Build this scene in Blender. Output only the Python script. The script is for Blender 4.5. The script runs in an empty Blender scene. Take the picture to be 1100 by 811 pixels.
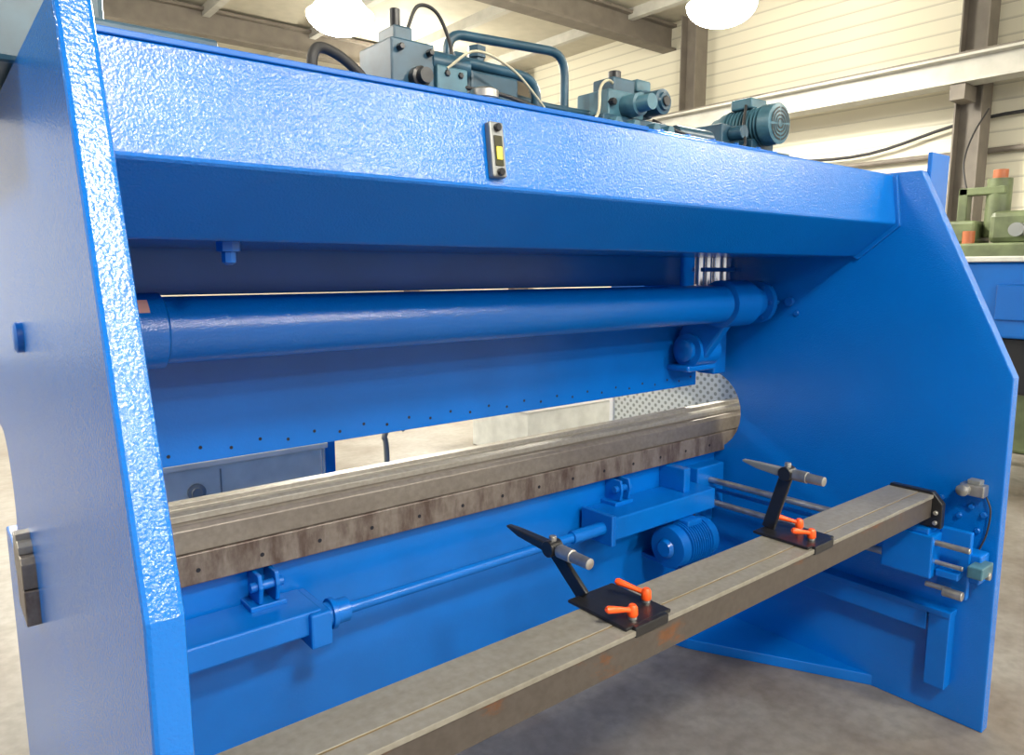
import bpy, bmesh, math, random
from mathutils import Vector, Matrix
random.seed(4)
S = bpy.context.scene
S.view_settings.view_transform = 'Standard'
S.view_settings.look = 'None'
S.view_settings.exposure = 0.0

# ---------------------------------------------------------------- materials
def new_mat(name):
    m = bpy.data.materials.new(name); m.use_nodes = True
    nt = m.node_tree
    return m, nt, nt.nodes['Principled BSDF']

def mat(name, col, rough=0.5, metal=0.0, bump=0.0, bscale=200, var=0.0, vscale=6, coat=0.0, emit=None, estr=0, dist=0.002, spec=0.5):
    m, nt, b = new_mat(name)
    b.inputs['Base Color'].default_value = (*col, 1)
    b.inputs['Roughness'].default_value = rough
    b.inputs['Metallic'].default_value = metal
    b.inputs['Coat Weight'].default_value = coat
    b.inputs['Coat Roughness'].default_value = 0.15
    b.inputs['Specular IOR Level'].default_value = spec
    tc = nt.nodes.new('ShaderNodeTexCoord')
    if var > 0:
        n = nt.nodes.new('ShaderNodeTexNoise'); n.inputs['Scale'].default_value = vscale; n.inputs['Detail'].default_value = 6
        nt.links.new(tc.outputs['Object'], n.inputs['Vector'])
        r = nt.nodes.new('ShaderNodeValToRGB')
        r.color_ramp.elements[0].position = 0.3; r.color_ramp.elements[1].position = 0.7
        r.color_ramp.elements[0].color = (*[max(0, c*(1-var)) for c in col], 1)
        r.color_ramp.elements[1].color = (*[min(1, c*(1+var)) for c in col], 1)
        nt.links.new(n.outputs['Fac'], r.inputs['Fac']); nt.links.new(r.outputs['Color'], b.inputs['Base Color'])
    if bump > 0:
        n = nt.nodes.new('ShaderNodeTexNoise'); n.inputs['Scale'].default_value = bscale; n.inputs['Detail'].default_value = 2
        nt.links.new(tc.outputs['Object'], n.inputs['Vector'])
        bp = nt.nodes.new('ShaderNodeBump'); bp.inputs['Strength'].default_value = bump; bp.inputs['Distance'].default_value = dist
        nt.links.new(n.outputs['Fac'], bp.inputs['Height']); nt.links.new(bp.outputs['Normal'], b.inputs['Normal'])
    if emit:
        b.inputs['Emission Color'].default_value = (*emit, 1); b.inputs['Emission Strength'].default_value = estr
    return m

BLUE  = mat('blue_hammer_paint', (0.0, 0.128, 0.51), 0.19, bump=0.62, bscale=215, var=0.06, vscale=3, dist=0.0018, spec=0.7)
BLUE_S = mat('blue_smooth_paint', (0.0, 0.118, 0.48), 0.27, bump=0.25, bscale=140, var=0.10, vscale=4, dist=0.0014)
BLUE_D = mat('blue_dark_paint', (0.0, 0.105, 0.44), 0.32, bump=0.1, bscale=80)
TEAL  = mat('blue_grey_valve_paint', (0.016, 0.060, 0.10), 0.35, var=0.25, vscale=20)
TEAL_L = mat('light_teal_paint', (0.045, 0.125, 0.17), 0.4, var=0.25, vscale=20)
BLACK = mat('black_oxide', (0.012, 0.012, 0.014), 0.3, bump=0.1, bscale=90)
DARK  = mat('dark_hole', (0.004, 0.005, 0.012), 0.8)
RUBB  = mat('black_rubber', (0.02, 0.02, 0.022), 0.6)
CHROME = mat('chrome_steel', (0.75, 0.75, 0.74), 0.18, 1.0)
STEEL = mat('worn_steel', (0.42, 0.41, 0.39), 0.38, 0.85, var=0.25, vscale=25)
ORANGE = mat('orange_plastic', (0.85, 0.09, 0.01), 0.35)
YELLOW = mat('yellow_gauge', (0.9, 0.75, 0.05), 0.4)
GREYP = mat('grey_plate', (0.20, 0.21, 0.21), 0.4, 0.3)
WHITE = mat('white_plastic', (0.8, 0.8, 0.78), 0.5)
CABLE = mat('cream_cable', (0.42, 0.39, 0.28), 0.5)
GREEN = mat('green_machine_paint', (0.095, 0.12, 0.055), 0.5, var=0.45, vscale=5)
RED = mat('rust_brown_paint', (0.32, 0.09, 0.03), 0.5)
BEAMG = mat('girder_grey_paint', (0.44, 0.43, 0.39), 0.6, var=0.1)
BROWN = mat('girder_brown_paint', (0.15, 0.13, 0.108), 0.6, var=0.15)
PALE = mat('grey_cabinet_paint', (0.62, 0.63, 0.59), 0.5, var=0.12, vscale=9)
GLOW = mat('lamp_glow', (1, 1, 1), emit=(1, 0.94, 0.78), estr=70)

def steel_stained(name, base, stain, sx, lo, hi, metal=0.55, rough=0.42, stretch=(1, 1, 0.3), detail=8, grain=0.82):
    m, nt, b = new_mat(name)
    tc = nt.nodes.new('ShaderNodeTexCoord'); mp = nt.nodes.new('ShaderNodeMapping')
    mp.inputs['Scale'].default_value = stretch
    n = nt.nodes.new('ShaderNodeTexNoise'); n.inputs['Scale'].default_value = sx; n.inputs['Detail'].default_value = detail; n.inputs['Roughness'].default_value = 0.65
    r = nt.nodes.new('ShaderNodeValToRGB')
    r.color_ramp.elements[0].position = lo; r.color_ramp.elements[0].color = (*stain, 1)
    r.color_ramp.elements[1].position = hi; r.color_ramp.elements[1].color = (*base, 1)
    nt.links.new(tc.outputs['Object'], mp.inputs['Vector']); nt.links.new(mp.outputs['Vector'], n.inputs['Vector'])
    nt.links.new(n.outputs['Fac'], r.inputs['Fac'])
    n2 = nt.nodes.new('ShaderNodeTexNoise'); n2.inputs['Scale'].default_value = 60; n2.inputs['Detail'].default_value = 5
    nt.links.new(tc.outputs['Object'], n2.inputs['Vector'])
    r2 = nt.nodes.new('ShaderNodeValToRGB')
    r2.color_ramp.elements[0].position = 0.3; r2.color_ramp.elements[0].color = (grain, grain*0.98, grain*0.96, 1)
    r2.color_ramp.elements[1].position = 0.65; r2.color_ramp.elements[1].color = (1, 1, 1, 1)
    mx = nt.nodes.new('ShaderNodeMixRGB'); mx.blend_type = 'MULTIPLY'; mx.inputs[0].default_value = 1
    nt.links.new(n2.outputs['Fac'], r2.inputs['Fac'])
    nt.links.new(r.outputs['Color'], mx.inputs[1]); nt.links.new(r2.outputs['Color'], mx.inputs[2])
    nt.links.new(mx.outputs['Color'], b.inputs['Base Color'])
    b.inputs['Metallic'].default_value = metal; b.inputs['Roughness'].default_value = rough
    return m
TABLE_UP = steel_stained('table_steel', (0.25, 0.225, 0.20), (0.18, 0.155, 0.138), 7, 0.3, 0.65, stretch=(0.3, 1, 1))
TABLE_LO = steel_stained('table_steel_oil_stained', (0.20, 0.172, 0.155), (0.085, 0.058, 0.050), 20, 0.36, 0.58, stretch=(1, 1, 0.3), metal=0.35, detail=12)
DIE = steel_stained('die_steel', (0.37, 0.352, 0.32), (0.29, 0.27, 0.235), 7, 0.3, 0.65, stretch=(0.2, 1, 1))
RAIL_TOP = steel_stained('gauge_beam_ground_top', (0.295, 0.28, 0.245), (0.22, 0.205, 0.17), 7, 0.3, 0.65, metal=0.3, stretch=(0.3, 1.5, 1))
RAIL_SIDE = steel_stained('gauge_beam_worn_side', (0.085, 0.072, 0.064), (0.15, 0.065, 0.03), 7, 0.36, 0.43, metal=0.3, stretch=(0.7, 1, 1.5))
BRASS = mat('tan_groove_strip', (0.22, 0.155, 0.07), 0.5, 0.2, var=0.3, vscale=20)

def floor_mat():
    m, nt, b = new_mat('worn_concrete_floor')
    tc = nt.nodes.new('ShaderNodeTexCoord')
    n = nt.nodes.new('ShaderNodeTexNoise'); n.inputs['Scale'].default_value = 1.6; n.inputs['Detail'].default_value = 10; n.inputs['Roughness'].default_value = 0.66
    n2 = nt.nodes.new('ShaderNodeTexNoise'); n2.inputs['Scale'].default_value = 22; n2.inputs['Detail'].default_value = 6
    for q in (n, n2): nt.links.new(tc.outputs['Object'], q.inputs['Vector'])
    r = nt.nodes.new('ShaderNodeValToRGB')
    r.color_ramp.elements[0].position = 0.36; r.color_ramp.elements[0].color = (0.125, 0.104, 0.085, 1)
    r.color_ramp.elements[1].position = 0.60; r.color_ramp.elements[1].color = (0.205, 0.192, 0.172, 1)
    mx = nt.nodes.new('ShaderNodeMixRGB'); mx.blend_type = 'MULTIPLY'; mx.inputs[0].default_value = 0.55
    r2 = nt.nodes.new('ShaderNodeValToRGB')
    r2.color_ramp.elements[0].position = 0.3; r2.color_ramp.elements[0].color = (0.6, 0.58, 0.55, 1)
    r2.color_ramp.elements[1].position = 0.6; r2.color_ramp.elements[1].color = (1, 1, 1, 1)
    nt.links.new(n.outputs['Fac'], r.inputs['Fac']); nt.links.new(n2.outputs['Fac'], r2.inputs['Fac'])
    nt.links.new(r.outputs['Color'], mx.inputs[1]); nt.links.new(r2.outputs['Color'], mx.inputs[2])
    nt.links.new(mx.outputs['Color'], b.inputs['Base Color'])
    b.inputs['Roughness'].default_value = 0.4
    return m
def siding_mat(name, col, period):
    m, nt, b = new_mat(name)
    tc = nt.nodes.new('ShaderNodeTexCoord'); sp = nt.nodes.new('ShaderNodeSeparateXYZ')
    nt.links.new(tc.outputs['Object'], sp.inputs[0])
    d = nt.nodes.new('ShaderNodeMath'); d.operation = 'DIVIDE'; d.inputs[1].default_value = period
    f = nt.nodes.new('ShaderNodeMath'); f.operation = 'FRACT'
    nt.links.new(sp.outputs['Z'], d.inputs[0]); nt.links.new(d.outputs[0], f.inputs[0])
    r = nt.nodes.new('ShaderNodeValToRGB'); r.color_ramp.interpolation = 'LINEAR'
    e = r.color_ramp.elements
    e[0].position = 0.0; e[0].color = (*[c*0.62 for c in col], 1)
    e[1].position = 0.18; e[1].color = (*col, 1)
    nt.links.new(f.outputs[0], r.inputs['Fac']); nt.links.new(r.outputs['Color'], b.inputs['Base Color'])
    b.inputs['Roughness'].default_value = 0.6
    return m
def perf_mat():
    m, nt, b = new_mat('perforated_white_sheet')
    tc = nt.nodes.new('ShaderNodeTexCoord'); sp = nt.nodes.new('ShaderNodeSeparateXYZ')
    nt.links.new(tc.outputs['Object'], sp.inputs[0])
    v = nt.nodes.new('ShaderNodeTexVoronoi'); v.voronoi_dimensions = '2D'; v.inputs['Scale'].default_value = 22; v.inputs['Randomness'].default_value = 0.0
    c = nt.nodes.new('ShaderNodeCombineXYZ')
    ad = nt.nodes.new('ShaderNodeMath'); ad.operation = 'ADD'; sb = nt.nodes.new('ShaderNodeMath'); sb.operation = 'SUBTRACT'
    for q in (ad, sb):
        nt.links.new(sp.outputs['Y'], q.inputs[0]); nt.links.new(sp.outputs['Z'], q.inputs[1])
    nt.links.new(ad.outputs[0], c.inputs[0]); nt.links.new(sb.outputs[0], c.inputs[1]); nt.links.new(c.outputs[0], v.inputs['Vector'])
    r = nt.nodes.new('ShaderNodeValToRGB')
    r.color_ramp.elements[0].position = 0.27; r.color_ramp.elements[0].color = (0.30, 0.32, 0.28, 1)
    r.color_ramp.elements[1].position = 0.32; r.color_ramp.elements[1].color = (0.66, 0.68, 0.64, 1)
    nt.links.new(v.outputs['Distance'], r.inputs['Fac']); nt.links.new(r.outputs['Color'], b.inputs['Base Color'])
    b.inputs['Roughness'].default_value = 0.5
    return m

# ---------------------------------------------------------------- helpers
def empty(name, loc=(0, 0, 0)):
    o = bpy.data.objects.new(name, None); o.location = loc
    S.collection.objects.link(o); return o
def link(o, m, parent, bevel=0, smooth=False, seg=2):
    if m: o.data.materials.append(m)
    S.collection.objects.link(o)
    if parent: o.parent = parent
    if bevel:
        b = o.modifiers.new('bev', 'BEVEL'); b.width = bevel; b.segments = seg; b.limit_method = 'ANGLE'; b.angle_limit = math.radians(35)
    if smooth:
        for p in o.data.polygons: p.use_smooth = True
        try: o.data.set_sharp_from_angle(angle=math.radians(38))
        except Exception: pass
    return o
def mesh_obj(name, bm, m, parent, bevel=0, smooth=False, seg=2):
    bmesh.ops.recalc_face_normals(bm, faces=bm.faces)
    me = bpy.data.meshes.new(name); bm.to_mesh(me); bm.free()
    return link(bpy.data.objects.new(name, me), m, parent, bevel, smooth, seg)
def add_box(bm, x0, x1, y0, y1, z0, z1):
    v = [bm.verts.new((x, y, z)) for x in (x0, x1) for y in (y0, y1) for z in (z0, z1)]
    for f in ((0,1,3,2),(4,6,7,5),(0,4,5,1),(2,3,7,6),(0,2,6,4),(1,5,7,3)): bm.faces.new([v[i] for i in f])
def box(name, x0, x1, y0, y1, z0, z1, m, parent=None, bevel=0.003):
    bm = bmesh.new(); add_box(bm, x0, x1, y0, y1, z0, z1)
    return mesh_obj(name, bm, m, parent, bevel)
def prism(name, pts, x0, x1, m, parent=None, bevel=0.003, axis='X'):
    bm = bmesh.new()
    def P(p, t):
        return {'X': (t, p[0], p[1]), 'Y': (p[0], t, p[1]), 'Z': (p[0], p[1], t)}[axis]
    a = [bm.verts.new(P(p, x0)) for p in pts]; b = [bm.verts.new(P(p, x1)) for p in pts]
    bm.faces.new(a); bm.faces.new(b[::-1])
    n = len(pts)
    for i in range(n): bm.faces.new((a[i], b[i], b[(i+1) % n], a[(i+1) % n]))
    return mesh_obj(name, bm, m, parent, bevel)
def add_lathe(bm, p0, p1, prof, n=32):
    p0 = Vector(p0); d = (Vector(p1)-p0).normalized()
    q = d.to_track_quat('Z', 'Y').to_matrix()
    rings = []
    for t, r in prof:
        r = max(r, 1e-4)
        rings.append([bm.verts.new(p0 + d*t + q @ Vector((r*math.cos(a*2*math.pi/n), r*math.sin(a*2*math.pi/n), 0))) for a in range(n)])
    for i in range(len(rings)-1):
        for k in range(n): bm.faces.new((rings[i][k], rings[i][(k+1) % n], rings[i+1][(k+1) % n], rings[i+1][k]))
    bm.faces.new(rings[0][::-1]); bm.faces.new(rings[-1])
def lathe(name, p0, p1, prof, m, parent=None, n=32):
    bm = bmesh.new(); add_lathe(bm, p0, p1, prof, n)
    return mesh_obj(name, bm, m, parent, 0, True)
def cyl(name, p0, p1, r, m, parent=None, n=24, ch=0.0015):
    L = (Vector(p1)-Vector(p0)).length
    c = min(ch, r*0.3, L*0.3)
    return lathe(name, p0, p1, [(0, r-c), (c, r), (L-c, r), (L, r-c)], m, parent, n)
def pipe(name, pts, r, m, parent=None, fillet=True):
    cu = bpy.data.curves.new(name, 'CURVE'); cu.dimensions = '3D'; cu.bevel_depth = r; cu.bevel_resolution = 5; cu.use_fill_caps = True
    P = [Vector(p) for p in pts]
    if fillet and len(P) > 2:
        out = [P[0]]
        for i in range(1, len(P)-1):
            a, b, c = P[i-1], P[i], P[i+1]
            f = min((a-b).length, (c-b).length)*0.45; f = min(f, r*5)
            s = b+(a-b).normalized()*f; e = b+(c-b).normalized()*f
            for k in range(7):
                t = k/6; out.append(s*(1-t)**2 + b*2*t*(1-t) + e*t*t)
        out.append(P[-1]); P = out
    sp = cu.splines.new('POLY'); sp.points.add(len(P)-1)
    for i, p in enumerate(P): sp.points[i].co = (*p, 1)
    o = bpy.data.objects.new(name, cu); cu.materials.append(m); S.collection.objects.link(o)
    if parent: o.parent = parent
    return o
def smooth_pipe(name, pts, r, m, parent=None):
    P = [Vector(p) for p in pts]; out = []
    E = [P[0]*2-P[1]] + P + [P[-1]*2-P[-2]]
    for i in range(1, len(E)-2):
        for k in range(8):
            t = k/8; p0, p1, p2, p3 = E[i-1], E[i], E[i+1], E[i+2]
            out.append(0.5*((2*p1)+(p2-p0)*t+(2*p0-5*p1+4*p2-p3)*t*t+(3*p1-p0-3*p2+p3)*t**3))
    out.append(P[-1])
    return pipe(name, out, r, m, parent, fillet=False)
def oriented_box(name, p0, p1, w, t, m, parent=None, bevel=0.002, up=(1, 0, 0)):
    p0 = Vector(p0); p1 = Vector(p1); d = (p1-p0).normalized(); u = Vector(up).normalized(); s = d.cross(u).normalized()
    bm = bmesh.new(); V = []
    for e in (p0, p1):
        for a in (-1, 1):
            for b in (-1, 1): V.append(bm.verts.new(e + s*a*w/2 + u*b*t/2))
    for f in ((0,1,3,2),(4,6,7,5),(0,4,5,1),(2,3,7,6),(0,2,6,4),(1,5,7,3)): bm.faces.new([V[i] for i in f])
    return mesh_obj(name, bm, m, parent, bevel)

# ---------------------------------------------------------------- room
fl = box('floor', -8, 9.2, -8, 16, -0.1, 0, floor_mat(), None, 0)
SID = siding_mat('cream_wall_siding', (0.66, 0.625, 0.505), 0.16)
box('wall_right', 9.0, 9.2, -8, 16, 0, 5.2, SID, None, 0)
box('wall_far', -1.2, 9.0, 15.8, 16, 0, 5.2, SID, None, 0)
CEIL = mat('ceiling_panels', (0.44, 0.41, 0.33), 0.7, var=0.06)
box('ceiling', -8, 9.2, -8, 16, 5.2, 5.35, CEIL, None, 0)
bm = bmesh.new()
for y in (-3.4, 0.2, 3.8, 7.4, 11.0, 14.6):
    add_box(bm, -8, 9.0, y-0.12, y+0.12, 4.80, 4.83); add_box(bm, -8, 9.0, y-0.03, y+0.03, 4.83, 5.12); add_box(bm, -8, 9.0, y-0.12, y+0.12, 5.12, 5.16)
mesh_obj('roof_rafters', bm, BROWN, None)
bm = bmesh.new()
for i in range(11):
    x = -7.4+1.55*i
    add_box(bm, x-0.05, x+0.05, -8, 15.8, 5.06, 5.2)
mesh_obj('roof_purlins', bm, BEAMG, None)
g = empty('crane_runway_girder')
box('web', 8.38, 8.42, -6, 15.5, 3.48, 3.70, BEAMG, g, 0)
box('top_flange', 8.27, 8.53, -6, 15.5, 3.70, 3.725, BEAMG, g, 0)
box('bottom_flange', 8.27, 8.53, -6, 15.5, 3.455, 3.48, BEAMG, g, 0)
box('rail', 8.37, 8.43, -6, 15.5, 3.725, 3.77, BROWN, g, 0)
for k, y in enumerate((-1.0, 3.15, 6.75, 10.6, 14.4)):
    c = empty('steel_column')
    box('flange_a', 8.60, 8.86, y-0.13, y-0.115, 0, 5.1, BROWN, c, 0)
    box('flange_b', 8.60, 8.86, y+0.115, y+0.13, 0, 5.1, BROWN, c, 0)
    box('web', 8.72, 8.74, y-0.115, y+0.115, 0, 5.1, BROWN, c, 0)
    box('bracket', 8.30, 8.6, y-0.07, y+0.07, 3.30, 3.45, BROWN, c, 0)
smooth_pipe('wall_cable', [(8.9, 0, 3.1), (8.9, 2.9, 3.2), (8.9, 4.5, 2.95), (8.9, 6.7, 3.1), (8.9, 9, 3.0)], 0.018, RUBB)
pipe('wall_conduit', [(8.93, -5, 2.85), (8.93, 12, 2.85)], 0.03, BROWN)

def lamp(x, y, w):
    e = empty('high_bay_or_fill_lamp')
    lathe('shade', (x, y, 4.20), (x, y, 4.6), [(0, 0.30), (0.05, 0.28), (0.18, 0.18), (0.3, 0.09), (0.42, 0.07)], GLOW, e)
    R = 0.34
    lathe('glowing_diffuser', (x, y, 4.0), (x, y, 4.3), [(R*0.6*(1-math.cos(a)), R*math.sin(a)) for a in [0.05+i*(math.pi/2-0.05)/8 for i in range(9)]], GLOW, e)
    cyl('stem', (x, y, 4.6), (x, y, 5.21), 0.015, BROWN, e)
    l = bpy.data.lights.new('lamp_light', 'AREA'); l.shape = 'DISK'; l.size = 0.5; l.energy = w; l.color = (1, 0.95, 0.84)
    o = bpy.data.objects.new('lamp_light', l); o.location = (x, y, 3.985); o.parent = e; S.collection.objects.link(o)
for x, y, w in ((3.64, 7.3, 260), (6.45, 4.67, 260), (0.4, -1.6, 170), (1.0, -5.4, 260), (3.4, -3.4, 190), (-2.6, 2.6, 130), (6.5, -1.5, 140), (-1.0, 7.0, 230), (6.4, 10.5, 230), (1.0, 12, 210)):  # beyond the first pair in view, these are unseen lamps added for fill
    lamp(x, y, w)

# ---------------------------------------------------------------- press brake
M = empty('press_brake')
L0, L1 = 0.153, 0.195
R0, R1 = 2.75, 2.80
def arc(cy, cz, r, a0, a1, n=14):
    return [(cy+r*math.cos(math.radians(a0+(a1-a0)*i/n)), cz+r*math.sin(math.radians(a0+(a1-a0)*i/n))) for i in range(n+1)]
prism('side_frame_right', [(0.79, 0.0), (0.80, 1.252), (1.137, 1.945), (2.30, 1.945), (2.55, 1.6), (2.55, 1.155)] + arc(1.99, 0.975, 0.18, 90, 270) + [(2.45, 0.795), (2.45, 0.0)], R0, R1, BLUE, M, 0.004)
prism('side_frame_left', [(0.80, 0.0), (0.80, 1.232), (1.040, 1.932), (2.30, 1.932), (2.75, 1.6), (2.75, 1.155)] + arc(2.48, 0.975, 0.18, 90, 270) + [(2.75, 0.795), (2.75, 0.0)], L0, L1, BLUE, M, 0.006)

prism('rear_cross_beam', [(1.228, 1.939), (1.205, 1.765), (1.345, 1.652), (1.90, 1.652), (1.90, 1.939)], L1, R0, BLUE, M, 0.006)
prism('beam_weld_cap', [(1.213, 1.935), (1.190, 1.757), (1.335, 1.640), (1.36, 1.652), (1.215, 1.768), (1.235, 1.935)], R0-0.014, R0+0.001, BLUE, M, 0.003)
box('tank_cover_plate', 0.26, 2.05, 1.262, 1.86, 1.939, 1.953, BLUE_S, M, 0.003)
box('beam_top_lip', 0.20, 1.42, 1.224, 1.250, 1.936, 1.946, BLUE_D, M, 0.002)
bm = bmesh.new()
for i in range(16):
    x = 0.32+i*0.11
    add_lathe(bm, (x, 1.28, 1.95), (x, 1.28, 1.97), [(0, 0.009), (0.009, 0.009), (0.010, 0.007)], 6)
mesh_obj('cover_bolts', bm, BLUE_D, M)
lathe('drain_plug', (0.457, 1.40, 1.66), (0.457, 1.40, 1.58), [(0, 0.022), (0.025, 0.022), (0.026, 0.013), (0.045, 0.013), (0.05, 0.006)], BLUE_D, M, 8)

def on_face(z): return 1.205 + (z-1.765)*(0.023/0.174)
SX = 0.935
oriented_box('sight_glass_body', (SX, on_face(1.785)-0.008, 1.785), (SX, on_face(1.895)-0.008, 1.895), 0.018, 0.036, GREYP, M, 0.004)
oriented_box('sight_glass_window', (SX, on_face(1.81)-0.018, 1.808), (SX, on_face(1.87)-0.018, 1.868), 0.004, 0.020, mat('window_dark', (0.05, 0.05, 0.03), 0.15), M, 0.001)
oriented_box('sight_glass_level', (SX-0.001, on_face(1.82)-0.021, 1.820), (SX-0.001, on_face(1.845)-0.021, 1.846), 0.003, 0.014, YELLOW, M, 0.001)
for z in (1.796, 1.884):
    cyl('sight_glass_bolt', (SX, on_face(z)-0.012, z), (SX, on_face(z)-0.026, z), 0.008, BLACK, M, 8)

# ram
box('ram_upper_plate', 0.22, 2.50, 1.965, 2.03, 1.539, 1.93, BLUE_S, M, 0.002)
box('ram_lower_plate', 0.22, 2.60, 1.94, 2.03, 1.108, 1.531, BLUE_S, M, 0.002)
bm = bmesh.new()
for i in range(30):
    x = 0.30+i*0.078
    add_lathe(bm, (x, 1.9395, 1.135+0.012*(i % 2)), (x, 1.95, 1.135+0.012*(i % 2)), [(0, 0.0048), (0.004, 0.0048)], 10)
mesh_obj('ram_bolt_holes', bm, DARK, M)
box('front_cylinder_housing', 2.50, 2.75, 2.16, 2.36, 1.16, 1.92, BLUE_S, M)
for x, r in ((2.545, 0.022), (2.60, 0.018), (2.66, 0.026), (2.715, 0.016)):
    cyl('chrome_guide_rod', (x, 1.90, 1.44), (x, 1.90, 1.66), r, CHROME, M)
box('rod_clamp', 2.53, 2.745, 1.862, 1.93, 1.595, 1.612, BLUE_D, M)
box('cylinder_guard', 2.615, 2.70, 1.86, 1.95, 1.16, 1.50, BLUE_S, M, 0.006)
TY, TZ = 1.72, 1.470
cyl('torsion_tube', (L1-0.02, TY, TZ), (2.60, TY, TZ), 0.074, BLUE, M, 64)
lathe('tube_collar_right', (2.43, TY, TZ), (2.75, TY, TZ), [(0, 0.074), (0.006, 0.092), (0.16, 0.092), (0.168, 0.080), (0.21, 0.072), (0.25, 0.060), (0.252, 0.086), (0.278, 0.086), (0.28, 0.05), (0.32, 0.05)], BLUE_S, M, 48)
lathe('tube_collar_left', (0.41, TY, TZ), (0.19, TY, TZ), [(0, 0.074), (0.006, 0.083), (0.06, 0.083), (0.22, 0.083)], BLUE, M, 48)
lathe('tube_end_cap_left', (L0+0.002, TY, TZ), (L0-0.02, TY, TZ), [(0, 0.03), (0.012, 0.03), (0.016, 0.024)], BLUE_D, M)
bm = bmesh.new()
for a in range(6):
    aa = a*math.pi/3
    add_lathe(bm, (2.74, TY+0.070*math.cos(aa), TZ+0.070*math.sin(aa)), (2.70, TY+0.070*math.cos(aa), TZ+0.070*math.sin(aa)), [(0, 0.008), (0.062, 0.008)], 6)
mesh_obj('collar_bolts', bm, BLUE_D, M)
cyl('grease_nipple', (2.75, 1.60, 1.475), (2.73, 1.60, 1.475), 0.018, BLUE_D, M, 12)
cyl('grease_nipple', (2.75, 1.57, 1.43), (2.74, 1.57, 1.43), 0.010, BLUE_D, M, 12)
prism('ram_link_lever', [(1.70, 1.44), (1.86, 1.44), (1.93, 1.34), (1.935, 1.24), (1.90, 1.205), (1.84, 1.205), (1.79, 1.26), (1.70, 1.38)], 2.45, 2.50, BLUE_S, M, 0.012)
lathe('link_bearing', (2.40, 1.865, 1.275), (2.60, 1.865, 1.275), [(0, 0.03), (0.01, 0.045), (0.03, 0.045), (0.032, 0.070), (0.17, 0.070), (0.172, 0.05), (0.19, 0.045), (0.20, 0.03)], BLUE_S, M)
box('link_foot', 2.40, 2.59, 1.83, 1.945, 1.19, 1.215, BLUE_S, M, 0.008)
bm = bmesh.new()
for k in range(3):
    a0, a1 = math.radians(125+k*8), math.radians(133+k*8)
    v = [bm.verts.new((x, TY+0.0845*math.cos(a), TZ+0.0845*math.sin(a))) for x, a in ((0.345, a0), (0.372, a0), (0.372, a1), (0.345, a1))]
    bm.faces.new(v)
mesh_obj('warning_sticker', bm, mat('sticker_red_white', (0.75, 0.38, 0.32), 0.5), M)

# table and bed
BX0 = 0.125
box('table_lower_plate', 0.20, 2.745, 1.93, 2.03, 0.0, 0.83, BLUE_S, M, 0.003)
box('bed_stained_plate', BX0, 3.02, 1.885, 2.04, 0.805, 0.888, TABLE_LO, M, 0.003)
prism('bed_upper_block', [(1.893, 0.889), (1.893, 0.948), (1.905, 0.960), (2.06, 0.960), (2.06, 0.889)], BX0, 3.02, TABLE_UP, M, 0.002)
prism('bed_die_rail', [(1.93, 0.9605), (1.93, 0.978), (1.945, 0.985), (1.965, 0.985), (1.965, 1.000), (2.0, 1.000), (2.0, 0.985), (2.05, 0.985), (2.05, 0.9605)], BX0, 3.02, DIE, M, 0.0015)
bm = bmesh.new()
for i in range(15):
    x = 0.33+i*0.165
    add_lathe(bm, (x, 1.8845, 0.842), (x, 1.90, 0.842), [(0, 0.006), (0.004, 0.006)], 12)
mesh_obj('bed_bolt_holes', bm, DARK, M)

def clevis(x):
    for dx in (-0.028, 0.018):
        prism('clevis_cheek', [(1.93, 0.80), (1.85, 0.80), (1.84, 0.765), (1.85, 0.72), (1.93, 0.705)], x+dx, x+dx+0.012, BLUE_S, M, 0.003)
    box('clevis_base', x-0.05, x+0.05, 1.85, 1.932, 0.700, 0.716, BLUE_S, M)
    cyl('clevis_pin', (x-0.045, 1.865, 0.765), (x+0.045, 1.865, 0.765), 0.013, BLUE_D, M)
clevis(0.66); clevis(2.06)
box('shaft_housing_left', 0.24, 0.77, 1.76, 1.925, 0.635, 0.702, BLUE_S, M, 0.006)
box('shaft_housing_left_bracket', 0.73, 0.79, 1.742, 1.928, 0.60, 0.698, BLUE_S, M, 0.006)
cyl('shaft_coupling_left', (0.775, 1.80, 0.660), (0.86, 1.80, 0.660), 0.034, BLUE_S, M)
cyl('shaft_coupling_left_ring', (0.805, 1.80, 0.660), (0.82, 1.80, 0.660), 0.043, BLUE_S, M)
cyl('synchronising_shaft', (0.82, 1.80, 0.660), (1.92, 1.80, 0.660), 0.0165, BLUE_S, M)
cyl('shaft_coupling_right', (1.73, 1.80, 0.660), (1.91, 1.80, 0.660), 0.024, BLUE_S, M)
box('shaft_housing_right', 1.90, 2.52, 1.76, 1.925, 0.615, 0.702, BLUE_S, M, 0.006)
box('housing_cap', 1.885, 1.908, 1.75, 1.91, 0.60, 0.715, BLUE_D, M, 0.004)
box('rod_end_bracket', 2.53, 2.72, 1.86, 1.93, 0.56, 0.76, BLUE_S, M, 0.006)
box('housing_stay', 2.36, 2.40, 1.80, 1.931, 0.70, 0.80, BLUE_S, M, 0.004)
mx, my, mz = 2.21, 1.76, 0.515
prof = [(0, 0.045), (0.006, 0.082), (0.05, 0.085)]
t = 0.055
while t < 0.19:
    prof += [(t, 0.076), (t+0.004, 0.076), (t+0.005, 0.088), (t+0.010, 0.088)]; t += 0.014
prof += [(0.20, 0.083), (0.235, 0.080), (0.238, 0.06), (0.25, 0.03)]
lathe('gauge_motor', (mx, my, mz), (mx+1, my, mz), prof, BLUE_D, M, 40)
box('gauge_motor_box', mx+0.08, mx+0.17, my-0.04, my+0.04, mz+0.075, mz+0.099, BLUE_D, M, 0.005)
box('gauge_motor_foot', mx+0.05, mx+0.2, my-0.06, 1.931, mz-0.10, mz-0.08, BLUE_D, M)
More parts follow.
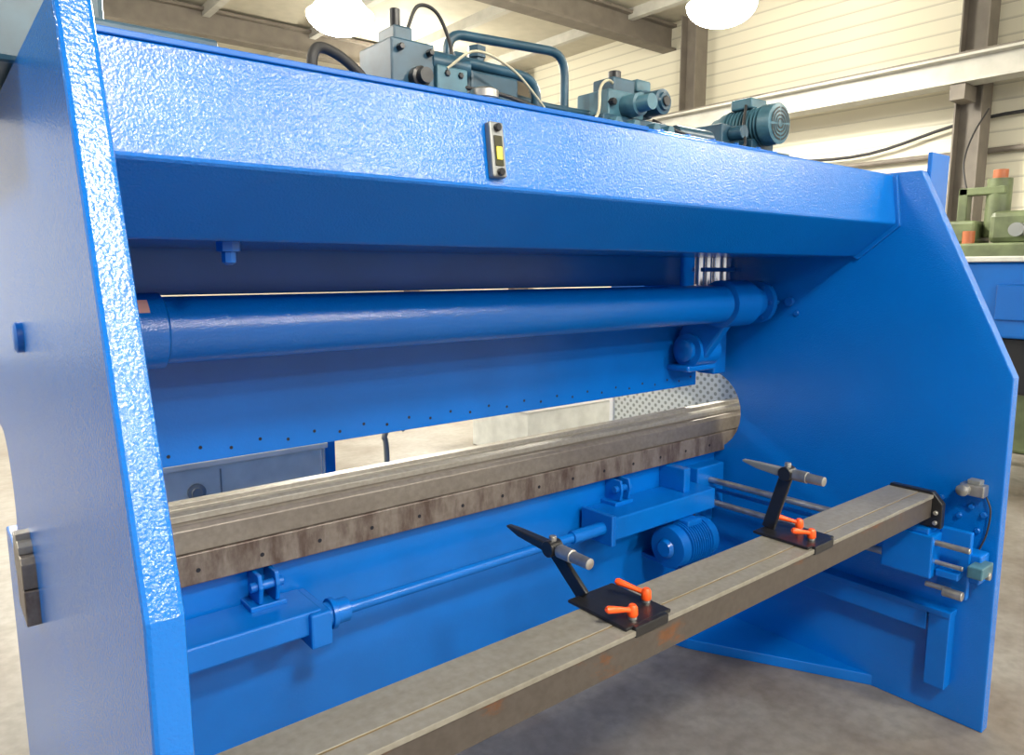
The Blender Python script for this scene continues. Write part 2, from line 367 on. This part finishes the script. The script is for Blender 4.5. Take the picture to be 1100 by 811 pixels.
lathe('gauge_motor_hub', (mx-0.004, my, mz), (mx-0.02, my, mz), [(0, 0.04), (0.014, 0.03)], BLUE_S, M)
smooth_pipe('gauge_motor_cable', [(2.47, 1.9, 0.72), (2.50, 1.85, 0.62), (2.46, 1.84, 0.52), (2.38, 1.80, 0.55)], 0.008, RUBB, M)

# guide rods + back gauge
for nm, z, y0 in (('guide_rod_upper', 0.697, 1.05), ('guide_rod_lower', 0.600, 1.00)):
    cyl(nm, (2.62, y0, z), (2.62, 1.88, z), 0.013, STEEL, M)
cyl('gauge_screw', (2.66, 1.05, 0.645), (2.66, 1.88, 0.645), 0.009, BLUE_D, M)
GB = 0.853
box('gauge_beam_core', 0.02, 2.60, 0.957, 1.096, GB-0.080, GB-0.006, RAIL_SIDE, M, 0.002)
box('gauge_beam_top_back', 0.021, 2.599, 1.003, 1.102, GB-0.0055, GB, RAIL_TOP, M, 0.001)
box('gauge_beam_top_front', 0.021, 2.599, 0.953, 0.998, GB-0.012, GB-0.0005, RAIL_TOP, M, 0.001)
box('gauge_beam_groove', 0.022, 2.598, 0.9985, 1.0025, GB-0.0055, GB-0.0015, BRASS, M, 0)
prism('beam_end_bracket', [(0.925, GB-0.115), (0.925, GB-0.03), (0.96, GB+0.008), (1.10, GB+0.008), (1.10, GB-0.08), (1.02, GB-0.09), (0.99, GB-0.115)], 2.602, 2.630, BLACK, M, 0.003)
cyl('bracket_screw', (2.602, 0.942, GB-0.06), (2.59, 0.942, GB-0.06), 0.007, STEEL, M)
cyl('bracket_screw', (2.602, 0.942, GB-0.095), (2.59, 0.942, GB-0.095), 0.007, STEEL, M)
box('carriage_block', 2.575, 2.70, 0.935, 1.10, 0.565, 0.715, BLUE_S, M, 0.005)
box('carriage_block_cap', 2.585, 2.69, 0.955, 1.08, 0.714, 0.735, BLUE_S, M, 0.004)
box('carriage_plate', 2.648, 2.672, 0.845, 0.94, 0.50, 0.735, BLUE_S, M, 0.004)
box('carriage_foot', 2.66, 2.735, 0.815, 0.90, 0.56, 0.66, BLUE_S, M, 0.005)
box('carriage_lug', 2.60, 2.66, 0.86, 0.93, 0.575, 0.60, BLUE_S, M, 0.004)
box('carriage_stop', 2.60, 2.70, 0.79, 0.835, 0.60, 0.64, TEAL_L, M, 0.004)
cyl('carriage_knob', (2.60, 0.90, 0.53), (2.60, 0.84, 0.53), 0.016, STEEL, M, 12)
cyl('carriage_knob_stem', (2.61, 0.96, 0.535), (2.61, 0.88, 0.535), 0.009, STEEL, M)
cyl('carriage_adjuster', (2.665, 0.87, 0.60), (2.665, 0.785, 0.60), 0.013, STEEL, M, 12)
cyl('carriage_pin_upper', (2.60, 0.955, 0.69), (2.60, 0.83, 0.69), 0.010, STEEL, M, 12)
cyl('carriage_pin_lower', (2.61, 0.955, 0.62), (2.61, 0.85, 0.62), 0.008, STEEL, M, 12)
box('limit_block', 2.705, 2.75, 0.84, 0.915, 0.845, 0.885, STEEL, M, 0.004)
lathe('limit_plunger', (2.725, 0.895, 0.868), (2.655, 0.895, 0.868), [(0, 0.015), (0.03, 0.015), (0.031, 0.020), (0.055, 0.020), (0.06, 0.012)], STEEL, M, 12)
box('limit_block_top', 2.71, 2.75, 0.855, 0.895, 0.884, 0.900, GREYP, M, 0.003)
for y, z in ((0.885, 0.80), (0.86, 0.72), (0.92, 0.76), (0.98, 0.81), (0.845, 0.78)):
    cyl('frame_screw', (2.75, y, z), (2.735, y, z), 0.009, BLUE_D, M, 8)
smooth_pipe('limit_cable', [(2.74, 0.845, 0.85), (2.735, 0.825, 0.80), (2.735, 0.83, 0.72), (2.735, 0.85, 0.65)], 0.003, RUBB, M)

def stop_finger(px0, px1, fx, fz, yr, ym, yt, py0, py1, levers):
    e = M
    z = GB
    box('stop_base_plate', px0, px1, py0, py1, z, z+0.008, BLACK, e, 0.003)
    box('stop_base_rear_lip', px0+0.02, px1-0.02, py0-0.010, py0+0.004, z-0.016, z+0.0075, BLACK, e, 0.003)
    oriented_box('stop_arm', (fx, py1-0.014, z+0.006), (fx, ym, fz), 0.038, 0.012, BLACK, e, 0.003)
    cyl('stop_arm_eye', (fx-0.019, ym, fz), (fx+0.019, ym, fz), 0.020, BLACK, e)
    L = ym - yr
    lathe('stop_micrometer_sleeve', (fx, yr, fz-0.001), (fx, ym+0.01, fz), [(0, 0.008), (0.002, 0.013), (L*0.45, 0.0135), (L*0.46, 0.016), (L*0.8, 0.016), (L*0.82, 0.012), (L, 0.010)], STEEL, e)
    bm = bmesh.new()
    secs = [(ym-0.02, 0.013, 0.012, 0), (ym+0.02, 0.013, 0.012, 0), (yt-0.05, 0.011, 0.009, 0.004), (yt, 0.008, 0.003, 0.009)]
    rings = []
    for y, w, h, up in secs:
        rings.append([bm.verts.new((fx+a*w, y, fz+up+b*h)) for a, b in ((-1, -1), (1, -1), (1, 1), (-1, 1))])
    for i in range(len(rings)-1):
        for k in range(4): bm.faces.new((rings[i][k], rings[i][(k+1) % 4], rings[i+1][(k+1) % 4], rings[i+1][k]))
    bm.faces.new(rings[0]); bm.faces.new(rings[-1])
    mesh_obj('stop_finger_nose', bm, BLACK if fx < 1.5 else GREYP, e, 0.003)
    cyl('stop_lock_screw', (fx, ym, fz+0.01), (fx, ym, fz+0.030), 0.009, STEEL, e, 12)
    for lx, ly, ang in levers:
        a = math.radians(ang)
        cyl('lever_bolt', (lx, ly, z+0.007), (lx, ly, z+0.018), 0.010, STEEL, e, 12)
        lathe('lever_hub', (lx, ly, z+0.014), (lx, ly, z+0.05), [(0, 0.010), (0.004, 0.012), (0.020, 0.011), (0.026, 0.007)], ORANGE, e, 20)
        d = Vector((math.cos(a), math.sin(a), 0.25)).normalized()
        p = Vector((lx, ly, z+0.028))
        lathe('lever_arm', p, p+d, [(0, 0.007), (0.02, 0.0055), (0.05, 0.0075), (0.068, 0.0085), (0.074, 0.005)], ORANGE, e, 16)
stop_finger(1.085, 1.232, 1.125, 0.945, 1.108, 1.235, 1.403, 0.962, 1.140, [(1.13, 0.985, 172), (1.215, 1.02, 118)])
stop_finger(1.805, 1.945, 1.862, 1.035, 0.955, 1.065, 1.208, 0.960, 1.130, [(1.865, 0.985, 165), (1.915, 1.05, 130)])

# frame bracket + foot gusset
bm = bmesh.new()
add_box(bm, 2.688, 2.7505, 0.90, 1.46, 0.398, 0.420)
mesh_obj('cable_tray_arm', bm, BLUE_S, M, 0.003)
box('cable_tray_web', 2.692, 2.700, 0.978, 1.455, 0.33, 0.402, BLUE_S, M, 0.002)
box('cable_tray_post', 2.694, 2.7505, 0.903, 0.972, 0.13, 0.402, BLUE_S, M, 0.003)
prism('foot_gusset', [(2.38, 1.93), (2.42, 1.80), (2.752, 1.17), (2.752, 1.93)], 0.0, 0.045, BLUE_S, M, 0.004, axis='Z')
box('side_guard_fin', 2.80, 2.95, 1.125, 1.14, 1.20, 2.01, BLUE_S, M, 0.003)

# ------------- hydraulics on top
D = 1.953
smooth_pipe('lifting_hose', [(0.605, 1.33, D-0.005), (0.605, 1.33, D+0.035), (0.625, 1.34, D+0.058), (0.67, 1.35, D+0.052), (0.715, 1.35, D+0.022), (0.72, 1.35, D-0.005)], 0.010, RUBB, M)
box('manifold_block', 0.80, 0.905, 1.38, 1.52, D, 2.075, TEAL, M, 0.004)
box('manifold_cap', 0.825, 0.87, 1.41, 1.48, 2.075, 2.11, TEAL, M, 0.004)
box('manifold_side', 0.905, 0.985, 1.37, 1.47, D, 2.035, TEAL_L, M, 0.004)
cyl('solenoid', (0.90, 1.40, 2.045), (1.0, 1.40, 2.045), 0.024, TEAL, M)
cyl('manifold_gauge', (0.845, 1.44, 2.11), (0.845, 1.44, 2.15), 0.012, BLACK, M)
lathe('manifold_cartridge', (0.86, 1.38, 2.0), (0.86, 1.33, 2.0), [(0, 0.022), (0.02, 0.022), (0.022, 0.016), (0.04, 0.016)], BLACK, M, 12)
for dx, dz in ((0.818, 1.975), (0.89, 1.975), (0.818, 2.055), (0.89, 2.055), (0.93, 2.02), (0.965, 2.02)):
    cyl('manifold_plug', (dx, 1.385, dz), (dx, 1.365, dz), 0.007, BLACK, M, 6)
smooth_pipe('manifold_cable', [(0.86, 1.42, 2.10), (0.89, 1.42, 2.16), (0.94, 1.42, 2.155), (0.975, 1.42, 2.09), (0.965, 1.42, 2.05)], 0.004, RUBB, M)
smooth_pipe('manifold_cable_b', [(0.93, 1.37, 2.03), (1.0, 1.36, 2.075), (1.10, 1.36, 2.055), (1.18, 1.36, 2.00), (1.24, 1.38, 1.965), (1.25, 1.38, 1.955)], 0.003, CABLE, M)
smooth_pipe('manifold_cable_c', [(0.97, 1.38, 2.00), (1.05, 1.33, 1.985), (1.15, 1.31, 1.965), (1.30, 1.31, 1.962), (1.42, 1.34, 1.97)], 0.0045, RUBB, M)
smooth_pipe('motor_cable', [(1.66, 1.42, 2.02), (1.74, 1.37, 1.985), (1.88, 1.34, 1.962), (2.02, 1.36, 1.98), (2.10, 1.42, 2.05), (2.17, 1.46, 2.135)], 0.0045, RUBB, M)
box('pump_block', 1.03, 1.17, 1.42, 1.56, D, 2.055, TEAL, M, 0.006)
box('pump_block_flange', 1.0, 1.21, 1.38, 1.60, D, 1.985, TEAL_L, M, 0.004)
lathe('filler_cap', (1.0, 1.33, D), (1.0, 1.33, 2.1), [(0, 0.026), (0.016, 0.026), (0.018, 0.031), (0.033, 0.031), (0.038, 0.022)], STEEL, M)
lathe('pump_fitting', (1.09, 1.48, 2.05), (1.09, 1.48, 2.2), [(0, 0.028), (0.02, 0.028), (0.021, 0.018), (0.05, 0.018), (0.051, 0.023), (0.075, 0.023), (0.08, 0.012)], TEAL, M, 6)
pipe('high_pressure_pipe', [(1.02, 1.50, 2.05), (1.02, 1.50, 2.150), (1.395, 1.50, 2.17), (1.395, 1.50, 1.95)], 0.0115, TEAL, M)
pipe('high_pressure_pipe_b', [(1.0, 1.43, 2.07), (1.235, 1.43, 2.065), (1.235, 1.43, 1.95)], 0.0125, TEAL, M)
pipe('high_pressure_pipe_c', [(1.16, 1.48, 2.03), (1.30, 1.48, 2.02), (1.46, 1.48, 2.02), (1.50, 1.45, 2.02)], 0.010, TEAL, M)
pipe('return_pipe', [(1.20, 1.40, 1.975), (1.32, 1.40, 1.978), (1.44, 1.40, 1.978)], 0.010, TEAL, M)
for p in ((1.02, 1.50, 2.05), (1.395, 1.50, 1.96), (1.235, 1.43, 1.96)):
    cyl('pipe_nut', p, (p[0], p[1], p[2]+0.028), 0.018, TEAL, M, 6)
cyl('pipe_nut', (0.985, 1.43, 2.07), (1.015, 1.43, 2.07), 0.019, TEAL, M, 6)
smooth_pipe('valve_cable', [(1.24, 1.36, 1.955), (1.32, 1.36, 1.965), (1.40, 1.38, 1.995), (1.43, 1.40, 2.07), (1.48, 1.42, 2.10), (1.52, 1.43, 2.09)], 0.0038, CABLE, M)
box('valve_base', 1.42, 1.68, 1.38, 1.56, D, 2.005, TEAL, M, 0.005)
box('valve_body', 1.46, 1.60, 1.40, 1.52, 2.005, 2.075, TEAL_L, M, 0.005)
box('valve_body_top', 1.50, 1.585, 1.42, 1.50, 2.075, 2.115, TEAL, M, 0.005)
cyl('valve_body_cap', (1.545, 1.46, 2.11), (1.545, 1.46, 2.14), 0.018, BLACK, M, 12)
lathe('valve_solenoid_a', (1.645, 1.53, 2.060), (1.645, 1.34, 2.060), [(0, 0.024), (0.02, 0.040), (0.10, 0.040), (0.102, 0.034), (0.16, 0.034), (0.162, 0.024), (0.17, 0.022)], TEAL, M)
lathe('valve_solenoid_b', (1.53, 1.40, 2.035), (1.53, 1.30, 2.035), [(0, 0.030), (0.05, 0.030), (0.052, 0.022), (0.09, 0.02)], TEAL_L, M)
cyl('valve_solenoid_cap', (1.645, 1.37, 2.060), (1.645, 1.355, 2.060), 0.014, BLACK, M)
box('valve_plug', 1.615, 1.675, 1.44, 1.50, 2.095, 2.13, TEAL_L, M, 0.006)
for x in (1.47, 1.59):
    cyl('valve_bolt', (x, 1.405, 2.04), (x, 1.385, 2.04), 0.010, BLACK, M, 6)
for x in (1.45, 1.52, 1.60, 1.66):
    cyl('valve_port', (x, 1.385, 1.98), (x, 1.35, 1.98), 0.016, TEAL_L, M, 6)
box('coupling_rail', 1.68, 2.02, 1.40, 1.46, 1.953, 1.985, TEAL, M, 0.004)
cyl('coupling_body', (1.76, 1.42, 1.995), (1.92, 1.42, 1.995), 0.024, TEAL, M)
hx, hz = 2.215, 2.07
prof = [(0, 0.050), (0.004, 0.064), (0.045, 0.066), (0.047, 0.058)]
t = 0.052
while t < 0.18:
    prof += [(t, 0.054), (t+0.003, 0.054), (t+0.004, 0.063), (t+0.008, 0.063)]; t += 0.013
prof += [(0.20, 0.058), (0.215, 0.05), (0.24, 0.045), (0.26, 0.03)]
lathe('pump_motor', (hx, 1.36, hz), (hx, 2, hz), prof, TEAL_L, M, 40)
bm = bmesh.new()
for r in (0.012, 0.024, 0.036, 0.047):
    n = 40
    for k in range(n):
        a0, a1 = 2*math.pi*k/n, 2*math.pi*(k+1)/n
        if k % 10 == 0: continue
        v = [bm.verts.new((hx+rr*math.cos(a), 1.3585, hz+rr*math.sin(a))) for a, rr in ((a0, r), (a1, r), (a1, r+0.005), (a0, r+0.005))]
        bm.faces.new(v)
mesh_obj('pump_motor_grille', bm, BLACK, M)
box('pump_motor_terminal_box', hx-0.045, hx+0.045, 1.44, 1.52, hz+0.055, hz+0.090, TEAL_L, M, 0.006)
box('pump_motor_foot', hx-0.065, hx+0.065, 1.42, 1.56, 1.985, hz-0.045, TEAL, M, 0.006)
box('pump_motor_base', hx-0.22, hx+0.10, 1.38, 1.66, 1.939, 1.985, TEAL, M, 0.004)
box('pump_block_side', hx-0.20, hx-0.10, 1.44, 1.60, 1.985, 2.06, TEAL, M, 0.006)
cyl('pump_relief', (hx-0.15, 1.44, 2.03), (hx-0.15, 1.39, 2.03), 0.022, TEAL, M)
box('oil_tank', -0.10, 0.30, 1.50, 2.10, 1.94, 2.30, TEAL, M, 0.01)
box('oil_tank_lid', 0.20, 0.44, 1.34, 1.60, 1.953, 1.99, TEAL, M, 0.006)

# perforated side guard
sgd = empty('perforated_side_guard')
box('sheet', 3.12, 3.125, 1.98, 2.9, 0.55, 1.22, perf_mat(), sgd, 0)
box('post_a', 3.11, 3.14, 1.95, 1.98, 0, 1.25, WHITE, sgd)
box('post_b', 3.11, 3.14, 2.9, 2.93, 0, 1.25, WHITE, sgd)

# things in front of the machine seen through the gap
cb = empty('steel_tool_cabinet')
box('body', 0.45, 1.34, 3.0, 3.5, 0.0, 0.82, PALE, cb, 0.008)
box('top', 0.43, 1.36, 2.98, 3.52, 0.82, 0.845, PALE, cb, 0.004)
lathe('lock', (0.80, 3.0, 0.72), (0.80, 2.98, 0.72), [(0, 0.035), (0.012, 0.035), (0.014, 0.022), (0.018, 0.02)], GREYP, cb)
box('door_seam', 0.895, 0.90, 2.997, 3.0, 0.05, 0.8, GREYP, cb, 0)
fr = empty('blue_stand')
box('post', 1.40, 1.45, 3.1, 3.15, 0, 0.90, BLUE_S, fr); box('post_rear', 1.40, 1.45, 3.5, 3.55, 0, 0.90, BLUE_S, fr)
box('rail', 1.40, 1.45, 3.1, 3.55, 0.86, 0.90, BLUE_S, fr); box('foot', 1.36, 1.49, 3.05, 3.6, 0, 0.02, BLUE_S, fr)
hk = empty('pedal_hose_stand')
smooth_pipe('hose', [(1.72, 3.1, 0.02), (1.72, 3.1, 0.7), (1.71, 3.1, 0.80), (1.76, 3.1, 0.86), (1.82, 3.1, 0.82)], 0.014, GREYP, hk)
cyl('base', (1.72, 3.1, 0), (1.72, 3.1, 0.025), 0.12, GREYP, hk)
pal = empty('crate')
box('body', 3.9, 4.9, 4.6, 5.4, 0.0, 0.42, PALE, pal, 0.01)
box('lid', 3.86, 4.94, 4.56, 5.44, 0.42, 0.46, WHITE, pal, 0.01)
vs = empty('bench_vise')
box('base', 3.95, 4.2, 4.65, 4.85, 0.46, 0.53, BLACK, vs, 0.01); box('jaw', 3.97, 4.05, 4.65, 4.85, 0.52, 0.62, BLACK, vs, 0.01); box('jaw_b', 4.12, 4.20, 4.65, 4.85, 0.51, 0.60, BLACK, vs, 0.01)

# background machines on the right
gm = empty('green_milling_machine')
box('base', 7.4, 8.2, 1.9, 3.2, 0, 1.0, GREEN, gm, 0.03)
box('column', 7.6, 8.1, 2.2, 2.9, 1.0, 1.75, GREEN, gm, 0.03)
box('table', 7.35, 8.25, 1.85, 3.3, 1.70, 1.84, GREEN, gm, 0.02)
box('head', 7.5, 8.0, 2.0, 2.5, 1.84, 2.12, GREEN, gm, 0.05)
box('head_side', 7.5, 7.9, 2.60, 3.05, 1.84, 2.05, GREEN, gm, 0.03)
cyl('motor', (7.7, 2.50, 1.9), (7.7, 2.50, 2.42), 0.10, GREEN, gm)
cyl('motor_cap', (7.7, 2.50, 2.42), (7.7, 2.50, 2.50), 0.06, RED, gm)
box('upright', 7.6, 7.72, 2.72, 2.80, 1.84, 2.35, GREEN, gm, 0.01)
box('upright_bar', 7.6, 7.72, 2.42, 2.80, 2.28, 2.35, GREEN, gm, 0.01)
cyl('spindle', (7.42, 2.62, 1.42), (7.42, 2.62, 1.95), 0.05, RED, gm)
cyl('spindle_b', (7.42, 2.9, 1.84), (7.42, 2.9, 2.0), 0.035, GREEN, gm)
cyl('handle', (7.5, 2.25, 1.95), (7.4, 2.25, 1.95), 0.06, GREYP, gm)
smooth_pipe('hose', [(7.7, 2.76, 2.30), (7.8, 2.85, 2.6), (8.1, 2.9, 2.9), (8.5, 2.92, 3.2)], 0.008, RUBB, gm)
bmch = empty('blue_shear_machine')
box('body', 6.0, 7.0, 1.2, 2.6, 1.12, 1.66, BLUE_S, bmch, 0.02)
box('top_table', 5.95, 7.05, 1.15, 2.65, 1.66, 1.70, PALE, bmch, 0.01)
for x in (6.05, 6.85):
    for y in (1.25, 2.45): box('leg', x, x+0.1, y, y+0.1, 0, 1.13, BLUE_D, bmch, 0.01)
box('lower_block', 6.15, 6.9, 1.4, 2.4, 0.70, 1.12, BLACK, bmch, 0.02)
box('panel', 5.97, 6.0, 1.5, 1.9, 1.25, 1.5, BLUE_D, bmch, 0.01)

# ---------------------------------------------------------------- world, camera
w = bpy.data.worlds.new('hall_daylight'); S.world = w; w.use_nodes = True
w.node_tree.nodes['Background'].inputs['Color'].default_value = (0.96, 0.97, 1.0, 1)
w.node_tree.nodes['Background'].inputs['Strength'].default_value = 0.92
cam = bpy.data.cameras.new('camera'); cam.sensor_fit = 'HORIZONTAL'; cam.sensor_width = 36; cam.lens = 785/1100*36
cam.clip_start = 0.02
co = bpy.data.objects.new('camera', cam); co.location = (0, 0, 1.6)
co.rotation_euler = (math.radians(90-8.33), 0, math.radians(-39.0)); S.collection.objects.link(co)
S.camera = co
